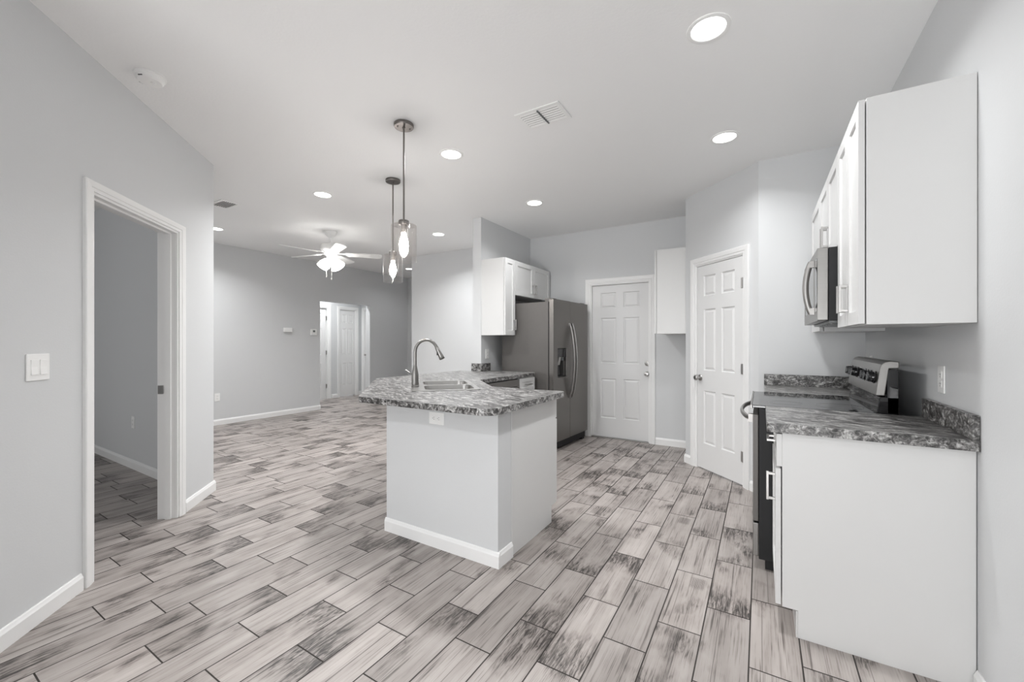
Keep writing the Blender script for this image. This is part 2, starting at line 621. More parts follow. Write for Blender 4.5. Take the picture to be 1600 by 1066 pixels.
def casing(name, origin, rot, xa, xb, zt, w=0.066, thick=0.12, sides='lr', jamb=True, wh=None, stop=0.52):
    """moulded casing round an opening with the jamb lining and its stop"""
    m = MB()
    # section across the moulding, from the opening outward: (distance, projection)
    sec = [(0.0, 0.0), (0.0, -0.009), (0.012, -0.011), (0.02, -0.011), (0.026, -0.015), (w - 0.012, -0.018), (w - 0.003, -0.018), (w, -0.014), (w, 0.0)]
    bm = m.bm
    path = []
    q = (wh or w) / w
    if 'l' in sides:
        path.append([(xa - d, p, 0.0) for d, p in sec])
    path.append([(xa - d, p, zt + d * q) for d, p in sec])
    path.append([(xb + d, p, zt + d * q) for d, p in sec])
    if 'r' in sides:
        path.append([(xb + d, p, 0.0) for d, p in sec])
    rings = [[bm.verts.new(p) for p in r] for r in path]
    n = len(sec)
    for a, b in zip(rings, rings[1:]):
        for k in range(n):
            m.face([a[k], a[(k + 1) % n], b[(k + 1) % n], b[k]])
    m.face(rings[0]); m.face(rings[-1][::-1])
    o = struct(m.build(name, M['trim'], None, (origin[0], origin[1], 0), rot))
    if jamb:
        j = MB()
        j.box(xa - 0.004, 0.0, 0, xa + 0.014, thick, zt + 0.004)
        j.box(xb - 0.014, 0.0, 0, xb + 0.004, thick, zt + 0.004)
        j.box(xa + 0.014, 0.0, zt - 0.014, xb - 0.014, thick, zt + 0.004)
        sy = thick * stop
        j.box(xa + 0.014, sy, 0, xa + 0.026, sy + 0.035, zt - 0.014)
        j.box(xb - 0.026, sy, 0, xb - 0.014, sy + 0.035, zt - 0.014)
        j.box(xa + 0.026, sy, zt - 0.026, xb - 0.026, sy + 0.035, zt - 0.014)
        j.build('jamb', M['trim'], o)
    return o


# left diagonal wall with the open doorway
LR = face_rot(1, 1)
wall('wall_left', LW, LR, 1.72, 0.12, [(0.352, 1.196, 0, 2.044)], x0=-1.0)
baseboard('baseboard_left', LW, LR, [(-1.0, 0.287), (1.262, 1.732)])
tl = casing('trim_1', LW, LR, 0.366, 1.182, 2.038, wh=0.052, stop=0.30)
MB().box(1.164, 0.084, 0.885, 1.1695, 0.116, 0.945).build('strike_plate', M['nickel'], tl, label='metal strike plate on the door jamb')
# wall running left from its far corner, living room behind it
wall('wall_living_left', (-3.941, 1.654), face_rot(0, 1), 3.2, 0.06)
baseboard('baseboard_living_left', (-3.941, 1.654), face_rot(0, 1), [(0, 3.06)])
# the room behind the doorway
wall('wall_side_room', (-7.0, 1.534), face_rot(0, -1), 3.0, 0.05)
baseboard('baseboard_side_room', (-7.0, 1.534), face_rot(0, -1), [(0, 3.0)])
wall('wall_side_room_left', (-7.0, -3.2), face_rot(1, 0), 4.75, 0.12)
# wall behind the camera, with openings added for fill light; it also closes the side room
wall('wall_near', (RX, -3.2), face_rot(0, 1), 7.8, 0.12, [(0.25, 2.15, 0.0, 2.1), (5.0, 6.2, 0.85, 2.05)])
wall('wall_near_left', (-2.018, -0.269), face_rot(1, 0), 0.0, 0.12, x0=-2.94)
for nm, xa, xb, za, zb in (('window_added_1', 0.25, 2.15, 0.0, 2.1), ('window_added_2', 5.0, 6.2, 0.85, 2.05)):  # unseen glass door and side-room window, added to let in light
    f = MB()
    for bx in ((xa, za, xa + 0.05, zb), (xb - 0.05, za, xb, zb), (xa, zb - 0.05, xb, zb), (xa, za, xb, za + 0.05), ((xa + xb) / 2 - 0.03, za, (xa + xb) / 2 + 0.03, zb)):
        f.box(bx[0], 0.03, bx[1], bx[2], 0.08, bx[3])
    fo = struct(f.build(nm, M['trim'], None, (RX, -3.2, 0), face_rot(0, 1)))
    MB().box(xa + 0.02, 0.052, za + 0.02, xb - 0.02, 0.057, zb - 0.02).build('pane', M['glass'], fo)

# range wall, end wall, pantry diagonal, side wall
wall('wall_right', (RX, EY + 0.05), face_rot(-1, 0), EY + 0.05 + 3.25, 0.12)
baseboard('baseboard_right', (RX, EY), face_rot(-1, 0), [(EY - 2.10, EY + 3.2)])
wall('wall_end', (-0.016, EY + 0.005), face_rot(0, -1), 0.70, 0.10)
PR = face_rot(-1, -1)
PO = (PX, 4.6)
PLEN = math.hypot(-0.016 - PX, 4.6 - 3.94)
wall('wall_pantry', PO, PR, PLEN, 0.10, [(0.150, 0.776, 0, 2.022)])
baseboard('baseboard_pantry', PO, PR, [(-0.01, 0.086), (0.845, PLEN)])
casing('trim_2', PO, PR, 0.158, 0.770, 2.016, 0.066, 0.10)
wall('wall_side', (PX, BY), face_rot(-1, 0), 0.61, 0.10)
baseboard('baseboard_side', (PX, BY), face_rot(-1, 0), [(0.0, 0.62)])
# back wall, running on behind the fridge wall into the living room
wall('wall_back', (-5.2, BY), face_rot(0, -1), 4.65, 0.14, [(5.2 - 1.945, 5.2 - 1.165, 0, 2.022)])
baseboard('baseboard_back', (-5.2, BY), face_rot(0, -1), [(0, 2.2), (5.2 - 2.8, 5.2 - 2.02), (5.2 - 1.10, 5.2 + PX)])
casing('trim_3', (-5.2, BY), face_rot(0, -1), 5.2 - 1.936, 5.2 - 1.174, 2.012, 0.07, 0.14)
# fridge wall (free-standing end towards the camera)
struct(MB().box(-2.97, STUB, 0, FX, BY, H).build('wall_fridge', M['wall']))
baseboard('baseboard_fridge', (-2.97, BY), face_rot(-1, 0), [(0.0, BY - STUB)])
# foyer behind the living room's back wall
struct(MB().box(-5.2, BY + 0.13, 0, -5.08, 6.9, H).build('wall_foyer', M['wall']))
wall('wall_foyer_back', (-7.12, 6.88), face_rot(0, -1), 2.1, 0.12)
# far wall of the living room with the hall opening
FO = (FARX, 1.5)
FR = face_rot(1, 0)
HA, HB, HZ = 4.672 - 1.5, 5.81 - 1.5, 2.022
wall('wall_far', FO, FR, 5.5, 0.12, [(HA, HB, 0, HZ)])
baseboard('baseboard_far', FO, FR, [(0.15, HA + 0.004), (HB, 5.38)])
# hall beyond the opening
HX = -8.2
wall('wall_hall_back', (HX, 3.9), face_rot(1, 0), 2.75, 0.10, [(5.66 - 3.9 - 0.72, 5.66 - 3.9, 0, 2.012), (5.955 - 3.9, 6.405 - 3.9, 0, 2.012)])
baseboard('baseboard_hall_back', (HX, 3.9), face_rot(1, 0), [(5.75 - 3.9, 5.89 - 3.9), (6.47 - 3.9, 6.55 - 3.9)])
casing('trim_4', (HX, 3.9), face_rot(1, 0), 5.66 - 3.9 - 0.72, 5.66 - 3.9, 2.006, 0.075, 0.10)
casing('trim_5', (HX, 3.9), face_rot(1, 0), 5.96 - 3.9, 6.40 - 3.9, 2.006, 0.06, 0.10)
wall('wall_hall_right', (-8.3, 6.55), face_rot(0, -1), 1.25, 0.10, [(0.19, 0.90, 0, 2.012)])
casing('trim_6', (-8.3, 6.55), face_rot(0, -1), 0.20, 0.89, 2.006, 0.065, 0.10)
wall('wall_hall_left', (-7.1, 4.0), face_rot(0, 1), 1.3, 0.10)

# low wall under the island counter
LOW_Z = 0.866
low = MB().prism([(-1.245, 1.905), (-1.245, 2.045), (-2.07, 2.045), (-2.85, 2.81), (-2.85, STUB), (-2.97, STUB), (-2.97, 2.745), (-2.13, 1.905)], 0, LOW_Z)
struct(low.build('wall_island', M['wall']))
bbp = [(d, z) for d, z in BASE_PROFILE]
bb = MB()
bb.prism(bbp, -2.136, -1.231, 'x')
bmesh.ops.transform(bb.bm, matrix=Matrix.Translation((0, 1.905, 0)), verts=bb.bm.verts)
e = MB().prism([(-d, z) for d, z in bbp], 1.905, 2.045, 'y')
bmesh.ops.transform(e.bm, matrix=Matrix.Translation((-1.245, 0, 0)), verts=e.bm.verts)
me_t = bpy.data.meshes.new('tmp'); e.bm.to_mesh(me_t); e.bm.free(); bb.bm.from_mesh(me_t); bpy.data.meshes.remove(me_t)
struct(bb.build('baseboard_island', M['trim']))


# ------------------------------------------------------------------ doors
def six_panel(w, h):
    st, mid = w * 0.155, w * 0.13
    pw = (w - 2 * st - mid) / 2
    k = h / 2.0
    rows = [(0.25 * k, 0.77 * k), (0.97 * k, 1.57 * k), (1.70 * k, 1.90 * k)]
    return [(x, a, x + pw, b) for a, b in rows for x in (st, st + pw + mid)]


def knob(parent, x, z, y=0.0, big=0.027, name='door_knob'):
    k = MB()
    k.lathe([(0.030, 0), (0.031, -0.004), (0.026, -0.008), (0.012, -0.011), (0.011, -0.030), (0.020, -0.036), (big, -0.046), (big, -0.056), (big * 0.75, -0.064), (0.003, -0.067)], 20, (x, y, z), 'y')
    return k.build(name, M['nickel'], parent, smooth=40)


def hinge(parent, x, z, y=0.0):
    h = MB()
    h.box(x - 0.012, y - 0.002, z - 0.045, x + 0.012, y + 0.001, z + 0.045)
    h.tube([(x + 0.010, y - 0.006, z - 0.045), (x + 0.010, y - 0.006, z + 0.045)], 0.0055, 8)
    return h.build('hinge', M['nickel'], parent)


def door(name, origin, rot, xa, w, h, y=0.0, z0=0.008, raised=0.018):
    d = MB().panel(w, h - z0, 0.035, six_panel(w, h - z0), 0.011, 0.007, raised, xa, z0, y)
    return struct(d.build(name, M['door'], None, (origin[0], origin[1], 0), rot))


d1 = door('door_1', (-5.2, BY), face_rot(0, -1), 5.2 - 1.934 + 0.014, 0.731, 1.994, 0.030, 0.012)
kx = 5.2 - 1.207
knob(d1, kx, 0.858, 0.030)
MB().lathe([(0.032, 0), (0.033, -0.006), (0.029, -0.014), (0.012, -0.017), (0.010, -0.020)], 20, (kx, 0.030, 0.988), 'y').build('deadbolt', M['nickel'], d1, smooth=40)
th = MB().box(5.2 - 1.93, 0.0, 0.0, 5.2 - 1.18, 0.10, 0.010)
struct(th.build('trim_7', M['nickel'], None, (-5.2, BY, 0), 0.0))['label'] = 'metal door sill'

d2 = door('door_2', PO, PR, 0.176, 0.577, 1.998, 0.004, 0.014)
knob(d2, 0.218, 0.900, 0.004)
for z in (1.765, 1.018, 0.258):
    hinge(d2, 0.748, z, 0.003)

d3 = door('door_3', (HX, 3.9), face_rot(1, 0), 5.96 - 3.9 + 0.016, 0.408, 1.988, 0.02, 0.02, 0.010)
# the hall door to the left, shut but for a dark gap at its hinges
d4 = door('door_4', (HX, 3.9), face_rot(1, 0), 5.66 - 3.9 - 0.70, 0.662, 1.985, 0.02, 0.02)
for z in (1.78, 1.02, 0.28):
    hinge(d4, 5.66 - 3.9 - 0.026, z, 0.016)
d5 = door('door_5', (-8.3, 6.55), face_rot(0, -1), 0.216, 0.658, 1.985, 0.02, 0.02)
knob(d5, 0.27, 0.95, 0.02, 0.025)


# ------------------------------------------------------------------ cabinets
def pull(parent, x, z, y, length=0.125, vertical=True, name='handle'):
    """square bar pull on two posts; y is the door face"""
    m = MB()
    a, s = length / 2, 0.0055
    if vertical:
        m.box(x - s, y - 0.034, z - a, x + s, y - 0.024, z + a)
        for k in (-1, 1):
            zz = z + k * (a - 0.008)
            m.box(x - s, y - 0.026, zz - s, x + s, y, zz + s)
    else:
        m.box(x - a, y - 0.034, z - s, x + a, y - 0.024, z + s)
        for k in (-1, 1):
            xx = x + k * (a - 0.008)
            m.box(xx - s, y - 0.026, z - s, xx + s, y, z + s)
    return m.build(name, M['nickel'], parent, bevel=0.0015)


def shaker(parent, name, xa, xb, za, zb, y=0.0, t=0.02, rail=0.055):
    w, h = xb - xa, zb - za
    r = min(rail, h * 0.28, w * 0.3)
    if name == 'door':
        y -= 0.004                     # bumpers keep a door a little off its box
    d = MB().panel(w, h, t, [(r, r, w - r, h - r)], 0.009, 0.002, None, xa, za, y - t)
    return d.build(name, M['cabinet'], parent, bevel=0.0012)


def wall_cabinet(label, loc, rot, w, d, h, doors, group='white wall cabinets', filler=None):
    """local: x 0..w along the front, y 0 (front of the box) .. d, z 0..h; doors (xa, xb, handle x or None, handle z)"""
    t = thing('wall_cabinet', label, 'cabinet', loc, rot, group)
    b = MB().box(0, 0, 0, w, d, h)
    b.build('body', M['cabinet'], t, bevel=0.0015)
    for xa, xb, hx, hz in doors:
        dr = shaker(t, 'door', xa, xb, 0.003, h - 0.003)
        if hx is not None:
            pull(dr, hx, hz, -0.024)
    return t


UZ0, UZ1 = 1.320, 2.212
UD = 0.305
UX = RX - UD      # front of the range-wall cabinet boxes
RR = face_rot(-1, 0)
YN, YM, YF = 2.105, 2.624, 3.365   # near cabinet | microwave and range | far cabinet
h_ = UZ1 - UZ0
# the near one
w = YM - YN
wall_cabinet('tall white double-door wall cabinet with broad plain end panel, nearest on the range wall', (UX, YM - 0.001, UZ0), RR, w - 0.001, UD - 0.002, h_,
             [(0.003, w / 2 - 0.0015, w / 2 - 0.03, 0.125), (w / 2 + 0.0015, w - 0.003, w / 2 + 0.03, 0.125)])
# the short one over the microwave
w = YF - YM
MZ1 = 1.735
wall_cabinet('short white double-door wall cabinet directly above the over-range microwave', (UX, YF - 0.001, MZ1 + 0.002), RR, w - 0.002, UD - 0.002, UZ1 - MZ1 - 0.002,
             [(0.003, w / 2 - 0.0015, w / 2 - 0.03, 0.12), (w / 2 + 0.0015, w - 0.005, w / 2 + 0.03, 0.12)])
# the far one
w = EY - YF
wall_cabinet('narrow white wall cabinet in the corner beyond the microwave', (UX, EY - 0.002, UZ0), RR, w - 0.004, UD - 0.002, h_,
             [(0.06, w - 0.006, 0.10, 0.125)])
# fridge wall
FRT = face_rot(1, 0)
UFD = 0.312
wall_cabinet('tall narrow white wall cabinet beside the fridge, hung above the outlet', (FX + UFD + 0.001, STUB + 0.006, 1.332), FRT, 0.226, UFD, 2.232 - 1.332,
             [(0.003, 0.223, 0.195, 0.125)])
wall_cabinet('short wide white double-door wall cabinet above the fridge', (FX + UFD + 0.001, STUB + 0.234, 1.815), FRT, 0.935, UFD, 2.232 - 1.815,
             [(0.003, 0.466, 0.436, 0.11), (0.469, 0.932, 0.499, 0.11)])
# beside the back door
wall_cabinet('white wall cabinet by the back door, seen from its plain end', (PX - 0.300, BY - 0.004, 1.341), RR, BY - 4.645, 0.298, 2.254 - 1.341,
             [(0.003, 0.28, 0.25, 0.125), (0.283, BY - 4.645 - 0.003, 0.313, 0.125)])

# base cabinets
CB = 0.864   # underside of the counters
CT = 0.904   # top of the counters


def base_cabinet(label, loc, rot, w, d, fronts, group='white base cabinets', toe=0.055):
    """fronts: (kind, xa, xb, za, zb, handle) with handle (x, z, vertical)"""
    t = thing('base_cabinet', label, 'cabinet', loc, rot, group)
    b = MB().prism([(0, 0.115), (0, CB), (d, CB), (d, 0), (toe, 0), (toe, 0.115)], 0, w, 'x')
    b.build('body', M['cabinet'], t, bevel=0.0015)
    MB().box(0.002, toe - 0.006, 0, w - 0.002, toe - 0.0005, 0.112).build('toe_kick', M['cabinet'], t)
    for kind, xa, xb, za, zb, hd in fronts:
        dr = shaker(t, kind, xa, xb, za, zb)
        if hd:
            pull(dr, hd[0], hd[1], -0.024 if kind == 'door' else -0.02, 0.125, hd[2])
    return t


BXF = 0.078     # front of the base boxes on the range wall
w = YM - YN
base_cabinet('white base cabinet with broad plain end panel, nearest the camera by the range', (BXF, YM, 0), RR, w - 0.004, RX - BXF - 0.003,
             [('drawer', 0.003, w - 0.007, 0.715, 0.855, (w / 2, 0.785, False)),
              ('door', 0.003, w - 0.007, 0.120, 0.705, (w - 0.045, 0.615, True))])
w = EY - YF
base_cabinet('white base cabinet in the corner beyond the range', (BXF, EY - 0.002, 0), RR, w - 0.006, RX - BXF - 0.003,
             [('drawer', 0.003, w - 0.010, 0.715, 0.855, (w / 2, 0.785, False)),
              ('door', 0.003, w - 0.010, 0.120, 0.705, (0.05, 0.62, True))])
# island: end cabinet facing the kitchen
IR = face_rot(0, 1)
base_cabinet('white base cabinet with plain end panel at the end of the island low wall', (-1.243, 2.648, 0), IR, 0.503, 0.600,
             [('drawer', 0.003, 0.500, 0.715, 0.855, (0.252, 0.785, False)), ('door', 0.003, 0.500, 0.120, 0.705, (0.45, 0.62, True))], toe=0.07)
# corner sink base
sink_base = t = thing('sink_base_cabinet', 'white diagonal corner base cabinet under the double sink', 'cabinet', (0, 0, 0))
MB().prism([(-1.85, 2.10), (-1.85, 2.60), (-2.28, 3.03), (-2.28, 3.15), (-2.80, 3.15), (-2.80, 2.84), (-2.10, 2.10)], 0, 0.10).build('toe_kick', M['cabinet'], t)
dd = shaker(t, 'door', 0.075, 0.61, 0.12, 0.85)
dd.rotation_euler = (0, 0, face_rot(1, 1)); dd.location = (-1.75, 2.585, 0)
pull(dd, 0.57, 0.72, -0.024)
# drawer stack by the fridge
base_cabinet('narrow white drawer cabinet between the dishwasher and the fridge', (-2.228, 3.800, 0), FRT, 0.345, 0.618,
             [('drawer', 0.003, 0.342, 0.715, 0.855, (0.172, 0.785, False)),
              ('door', 0.003, 0.342, 0.120, 0.705, (0.30, 0.62, True))])
# dishwasher
t = thing('dishwasher', 'dark stainless dishwasher under the counter beside the fridge', 'dishwasher', (-2.228, 3.196, 0), FRT)
MB().box(0, 0, 0.10, 0.596, 0.58, CB - 0.002).build('body', M['blackmatte'], t)
MB().box(0.002, -0.022, 0.115, 0.594, -0.001, 0.775).build('door', M['slate'], t, bevel=0.003)
MB().box(0.002, -0.020, 0.780, 0.594, -0.001, 0.856).build('control_panel', M['slate'], t, bevel=0.003)
MB().box(0.01, 0.05, 0.0, 0.586, 0.07, 0.10).build('toe_kick', M['blackmatte'], t)


# ------------------------------------------------------------------ counters
def rounded(pts, rad):
    """round the corners of a polygon; rad[k] per vertex"""
    out = []
    n = len(pts)
    for k in range(n):
        p = Vector(pts[k]); a = Vector(pts[k - 1]); b = Vector(pts[(k + 1) % n]); r = rad[k]
        if not r:
            out.append(tuple(p)); continue
        u, v = (a - p).normalized(), (b - p).normalized()
        ang = u.angle(v)
        tl_ = r / math.tan(ang / 2)
        c = p + (u + v).normalized() * (r / math.sin(ang / 2))
        s, e_ = p + u * tl_, p + v * tl_
        a0 = math.atan2(s.y - c.y, s.x - c.x); a1 = math.atan2(e_.y - c.y, e_.x - c.x)
        while a1 - a0 > PI: a1 -= 2 * PI
        while a1 - a0 < -PI: a1 += 2 * PI
        m_ = 7
        out += [(c.x + r * math.cos(a0 + (a1 - a0) * j / m_), c.y + r * math.sin(a0 + (a1 - a0) * j / m_)) for j in range(m_ + 1)]
    return out


SC = Vector((-2.163, 2.548))      # sink centre
SU = Vector((1, -1)) / S2
SV = Vector((1, 1)) / S2


def sk(a, b):
    p = SC + SU * a + SV * b
    return (p.x, p.y)


def sink_rect(a0, b0, a1, b1, r):
    return rounded([sk(a0, b0), sk(a1, b0), sk(a1, b1), sk(a0, b1)], [r] * 4)


MB().slab([(-1.75, 2.05), (-1.75, 2.585), (-2.235, 3.07), (-2.235, 3.19), (-2.845, 3.19), (-2.845, 2.82), (-2.075, 2.05)],
          [sink_rect(-0.345, -0.187, 0.345, 0.197, 0.04)], 0.10, CB).build('body', M['cabinet'], sink_base)
CEND = 4.165
outline = rounded([(-1.175, 1.735), (-1.175, 2.665), (-1.80, 2.665), (-2.205, 3.07), (-2.205, CEND), (FX + 0.001, CEND), (FX + 0.001, STUB - 0.001), (-3.14, STUB - 0.001), (-3.14, 2.675), (-2.20, 1.735)],
                  [0.10, 0.035, 0, 0, 0.03, 0, 0, 0.03, 0.08, 0.05])
ct = thing('countertop', 'grey granite-look L-shaped countertop of the sink island running to the fridge', 'countertop', (0, 0, 0), 0, 'granite-look countertops')
MB().slab(outline, [sink_rect(-0.365, -0.215, 0.365, 0.205, 0.05)], CB + 0.003, CT).build('top', M['granite'], ct, bevel=0.006)
bs = MB()
bs.box(-2.98, STUB - 0.021, CT, FX + 0.020, STUB - 0.001, CT + 0.092)
bs.box(FX + 0.001, STUB - 0.001, CT, FX + 0.020, CEND, CT + 0.092)
bs.build('backsplash', M['granite'], ct, bevel=0.003)

w = YM - 2.083
cn = thing('countertop', 'short grey granite-look countertop on the near base cabinet by the range', 'countertop', (0, 0, 0), 0, 'granite-look countertops')
MB().slab(rounded([(0.022, 2.083), (RX - 0.001, 2.083), (RX - 0.001, YM - 0.003), (0.022, YM - 0.003)], [0.012, 0, 0, 0]), [], CB, CT).build('top', M['granite'], cn, bevel=0.005)
MB().box(RX - 0.021, 2.083, CT, RX - 0.001, YM - 0.003, CT + 0.088).build('backsplash', M['granite'], cn, bevel=0.003)
cf = thing('countertop', 'grey granite-look countertop with backsplash in the corner beyond the range', 'countertop', (0, 0, 0), 0, 'granite-look countertops')
MB().box(0.022, YF + 0.004, CB, RX - 0.001, EY - 0.001, CT).build('top', M['granite'], cf, bevel=0.005)
bs = MB()
bs.box(0.022, EY - 0.021, CT, RX - 0.001, EY - 0.001, CT + 0.088)
bs.box(RX - 0.021, YF + 0.004, CT, RX - 0.001, EY - 0.021, CT + 0.088)
bs.build('backsplash', M['granite'], cf, bevel=0.003)

# ------------------------------------------------------------------ sink and faucet
sink = thing('sink', 'stainless steel double-bowl sink set diagonally in the island counter', 'sink', (SC.x, SC.y, CT), R(-45))


def lrect(a0, b0, a1, b1, r):
    return rounded([(a0, b0), (a1, b0), (a1, b1), (a0, b1)], [r] * 4)


bowls = [(-0.335, -0.175, -0.018, 0.185), (0.018, -0.175, 0.335, 0.185)]
rim = MB()
rim.slab(lrect(-0.385, -0.27, 0.385, 0.225, 0.05), [lrect(*b_, 0.06) for b_ in bowls], 0.0008, 0.004)
rim.build('rim', M['sinksteel'], sink)
for b_ in bowls:
    m = MB()
    loops = []
    for z, s, r in ((0.003, 0.0, 0.06), (-0.02, 0.004, 0.06), (-0.15, 0.012, 0.055), (-0.172, 0.03, 0.05), (-0.178, 0.06, 0.03)):
        loops.append([m.bm.verts.new((x, y, z)) for x, y in lrect(b_[0] + s, b_[1] + s, b_[2] - s, b_[3] - s, r)])
    n = len(loops[0])
    for A, B in zip(loops, loops[1:]):
        for k in range(n):
            m.face([A[k], A[(k + 1) % n], B[(k + 1) % n], B[k]])
    m.face(loops[-1])
    bo = m.build('bowl', M['sinksteel'], sink, smooth=50)
    cx, cy = (b_[0] + b_[2]) / 2, (b_[1] + b_[3]) / 2
    MB().lathe([(0.045, -0.1775), (0.045, -0.175), (0.030, -0.1755), (0.012, -0.176)], 20, (cx, cy, 0)).build('drain', M['faucet'], bo, smooth=40)

FXY = SC + SV * -0.243
fa = thing('faucet', 'tall gooseneck pull-down kitchen faucet in brushed steel behind the sink', 'faucet', (FXY.x, FXY.y, CT + 0.005), R(45))
# local +x reaches over the bowls
MB().slab(lrect(-0.028, -0.115, 0.028, 0.115, 0.027), [], 0.0, 0.007).build('deck_plate', M['faucet'], fa, bevel=0.002)
MB().lathe([(0.029, 0.006), (0.029, 0.012), (0.027, 0.03), (0.0265, 0.075), (0.0225, 0.11), (0.0165, 0.14), (0.0135, 0.155)], 24).build('body', M['faucet'], fa, smooth=40)
pts = [(0, 0, 0.150), (0, 0, 0.20), (0, 0, 0.262)]
rr = 0.087
for k in range(1, 14):
    a = R(180 - 158 * k / 13)
    pts.append((rr + rr * math.cos(a), 0, 0.262 + rr * 1.12 * math.sin(a)))
MB().tube(pts, 0.0125, 14).build('spout', M['faucet'], fa, smooth=60)
x0, z0 = pts[-1][0], pts[-1][2]
dv = (Vector(pts[-1]) - Vector(pts[-2])).normalized()
dx, dz = dv.x, dv.z
hp = [(x0 + dx * s, 0, z0 + dz * s) for s in (-0.004, 0.0, 0.03, 0.075, 0.10, 0.104)]
hd = MB().tube(hp, [0.0128, 0.0145, 0.0155, 0.0200, 0.0225, 0.019], 18).build('spray_head', M['faucet'], fa, smooth=50)
MB().box(x0 + dx * 0.05 - 0.0215, -0.006, z0 + dz * 0.05 - 0.018, x0 + dx * 0.05 - 0.0135, 0.006, z0 + dz * 0.05 + 0.014).build('spray_button', M['blackmatte'], hd, bevel=0.002)
MB().tube([(-0.018, 0.004, 0.086), (-0.038, 0.012, 0.098), (-0.066, 0.020, 0.118), (-0.075, 0.022, 0.122)], [0.010, 0.009, 0.0085, 0.005], 12, squash=(1.0, 0.55)).build('lever', M['faucet'], fa, smooth=50)


# ------------------------------------------------------------------ fridge
fa0 = Vector((-2.000, 4.200)); fa1 = Vector((-1.935, 5.095))
fd = (fa1 - fa0)
FW = fd.length
fr = thing('refrigerator', 'dark stainless side-by-side refrigerator beside the back door', 'refrigerator', (fa0.x, fa0.y, 0), math.atan2(fd.y, fd.x))
# local: x 0..FW across the front, y 0 front .. back, z
FH = 1.742
seam = 0.405
MB().box(0.006, 0.072, 0.035, FW - 0.006, 0.73, FH - 0.028).build('body', M['slateside'], fr, bevel=0.004)
MB().box(0.012, 0.058, 0.06, FW - 0.012, 0.073, FH - 0.04).build('gasket', M['gap'], fr)


def fridge_door(xa, xb, hole=None):
    m = MB()
    t, b = FH, 0.105
    if hole:
        m.panel(xb - xa, t - b, 0.058, [(hole[0] - xa, hole[1] - b, hole[2] - xa, hole[3] - b)], 0.05, 0.003, None, xa, b, 0.0)
    else:
        m.panel(xb - xa, t - b, 0.058, [], 0, 0, None, xa, b, 0.0)
    return m.build('door', M['slate'], fr, bevel=0.006)


DI = (0.105, 0.845, 0.318, 1.178)
fz = fridge_door(0.0, seam - 0.003, DI)
ff = fridge_door(seam + 0.003, FW)
dsp = MB()
dsp.box(DI[0] + 0.004, 0.002, 1.075, DI[2] - 0.004, 0.049, DI[3] - 0.004)
dsp.box(DI[0] + 0.004, 0.044, DI[1] + 0.004, DI[2] - 0.004, 0.049, 1.075)
dsp.box(DI[0] + 0.004, 0.004, DI[1] + 0.004, DI[2] - 0.004, 0.044, DI[1] + 0.014)
dsp.build('dispenser', M['black'], fz, bevel=0.002)
MB().prism([(0.010, 1.075), (0.030, 1.075), (0.036, 0.985), (0.028, 0.985)], 0.15, 0.20, 'x').build('paddle', M['nickel'], fz)
MB().box(0.225, 0.012, 1.035, 0.262, 0.035, 1.076).build('spout', M['grey'], fz)


def bow_handle(parent, x, z0_, z1_, bulge, r=0.011, y=0.0, sx=0.0):
    m = MB()
    pts = []
    n = 20
    for k in range(n + 1):
        s = k / n
        b_ = math.sin(PI * s) ** 0.75
        pts.append((x + sx * b_, y - 0.012 - bulge * b_, z0_ + (z1_ - z0_) * s))
    m.tube(pts, r, 12, squash=(1.15, 0.8))
    for zz in (z0_ + 0.012, z1_ - 0.012):
        m.box(x - 0.010, y - 0.02, zz - 0.018, x + 0.010, y + 0.001, zz + 0.018)
    return m.build('handle', M['bar'], parent, smooth=50)


bow_handle(fz, seam - 0.035, 0.59, 1.475, 0.062)
bow_handle(ff, seam + 0.035, 0.59, 1.475, 0.062)
MB().box(0.02, 0.030, 0.022, FW - 0.02, 0.075, 0.098).build('grille', M['blackmatte'], fr, bevel=0.004)
for x in (0.04, FW - 0.10):
    MB().box(x, 0.03, 0.0, x + 0.06, 0.09, 0.04).build('foot', M['blackmatte'], fr)
for x in (0.03, FW - 0.13):
    MB().box(x, 0.03, FH - 0.028, x + 0.10, 0.13, FH + 0.012).build('hinge_cover', M['slateside'], fr, bevel=0.004)


# ------------------------------------------------------------------ range
w = YF - YM - 0.006
rg = thing('range', 'stainless and black glass-top electric range between the two counters', 'range', (-0.04, YF - 0.003, 0), RR)
# local: x 0..w along the front (towards the camera), y 0 = door face .. 0.60, z
MB().box(0.0, 0.030, 0.06, w, 0.600, 0.888).build('body', M['blackmatte'], rg, bevel=0.003)
MB().box(0.03, 0.06, 0.0, w - 0.03, 0.55, 0.06).build('toe_kick', M['blackmatte'], rg)
ctp = MB().box(0.0, -0.002, 0.889, w, 0.535, 0.904).build('cooktop', M['black'], rg, bevel=0.003)
MB().box(0.0, -0.010, 0.880, w, -0.001, 0.906).build('front_trim', M['steel'], ctp, bevel=0.002)
for x, y, r in ((0.20, 0.16, 0.105), (0.20, 0.40, 0.08), (0.55, 0.16, 0.08), (0.55, 0.40, 0.105)):
    MB().lathe([(r, 0.9041), (r, 0.9044), (r - 0.003, 0.9045), (r - 0.003, 0.9041)], 40, (x, y, 0), caps=False).build('burner_ring', M['grey'], ctp)
od = MB().panel(w - 0.006, 0.585, 0.026, [(0.10, 0.14, w - 0.106, 0.42)], 0.003, 0.003, None, 0.003, 0.265, 0.002)
odr = od.build('oven_door', M['slateside'], rg, bevel=0.003)
MB().box(0.108, 0.0030, 0.412, w - 0.108, 0.0048, 0.678).build('window', M['black'], odr)
pts = []
for k in range(17):
    s = k / 16
    pts.append((0.035 + (w - 0.07) * s, -0.006 - 0.056 * math.sin(PI * s) ** 0.55, 0.828))
hm = MB().tube(pts, 0.012, 12, squash=(0.85, 1.2))
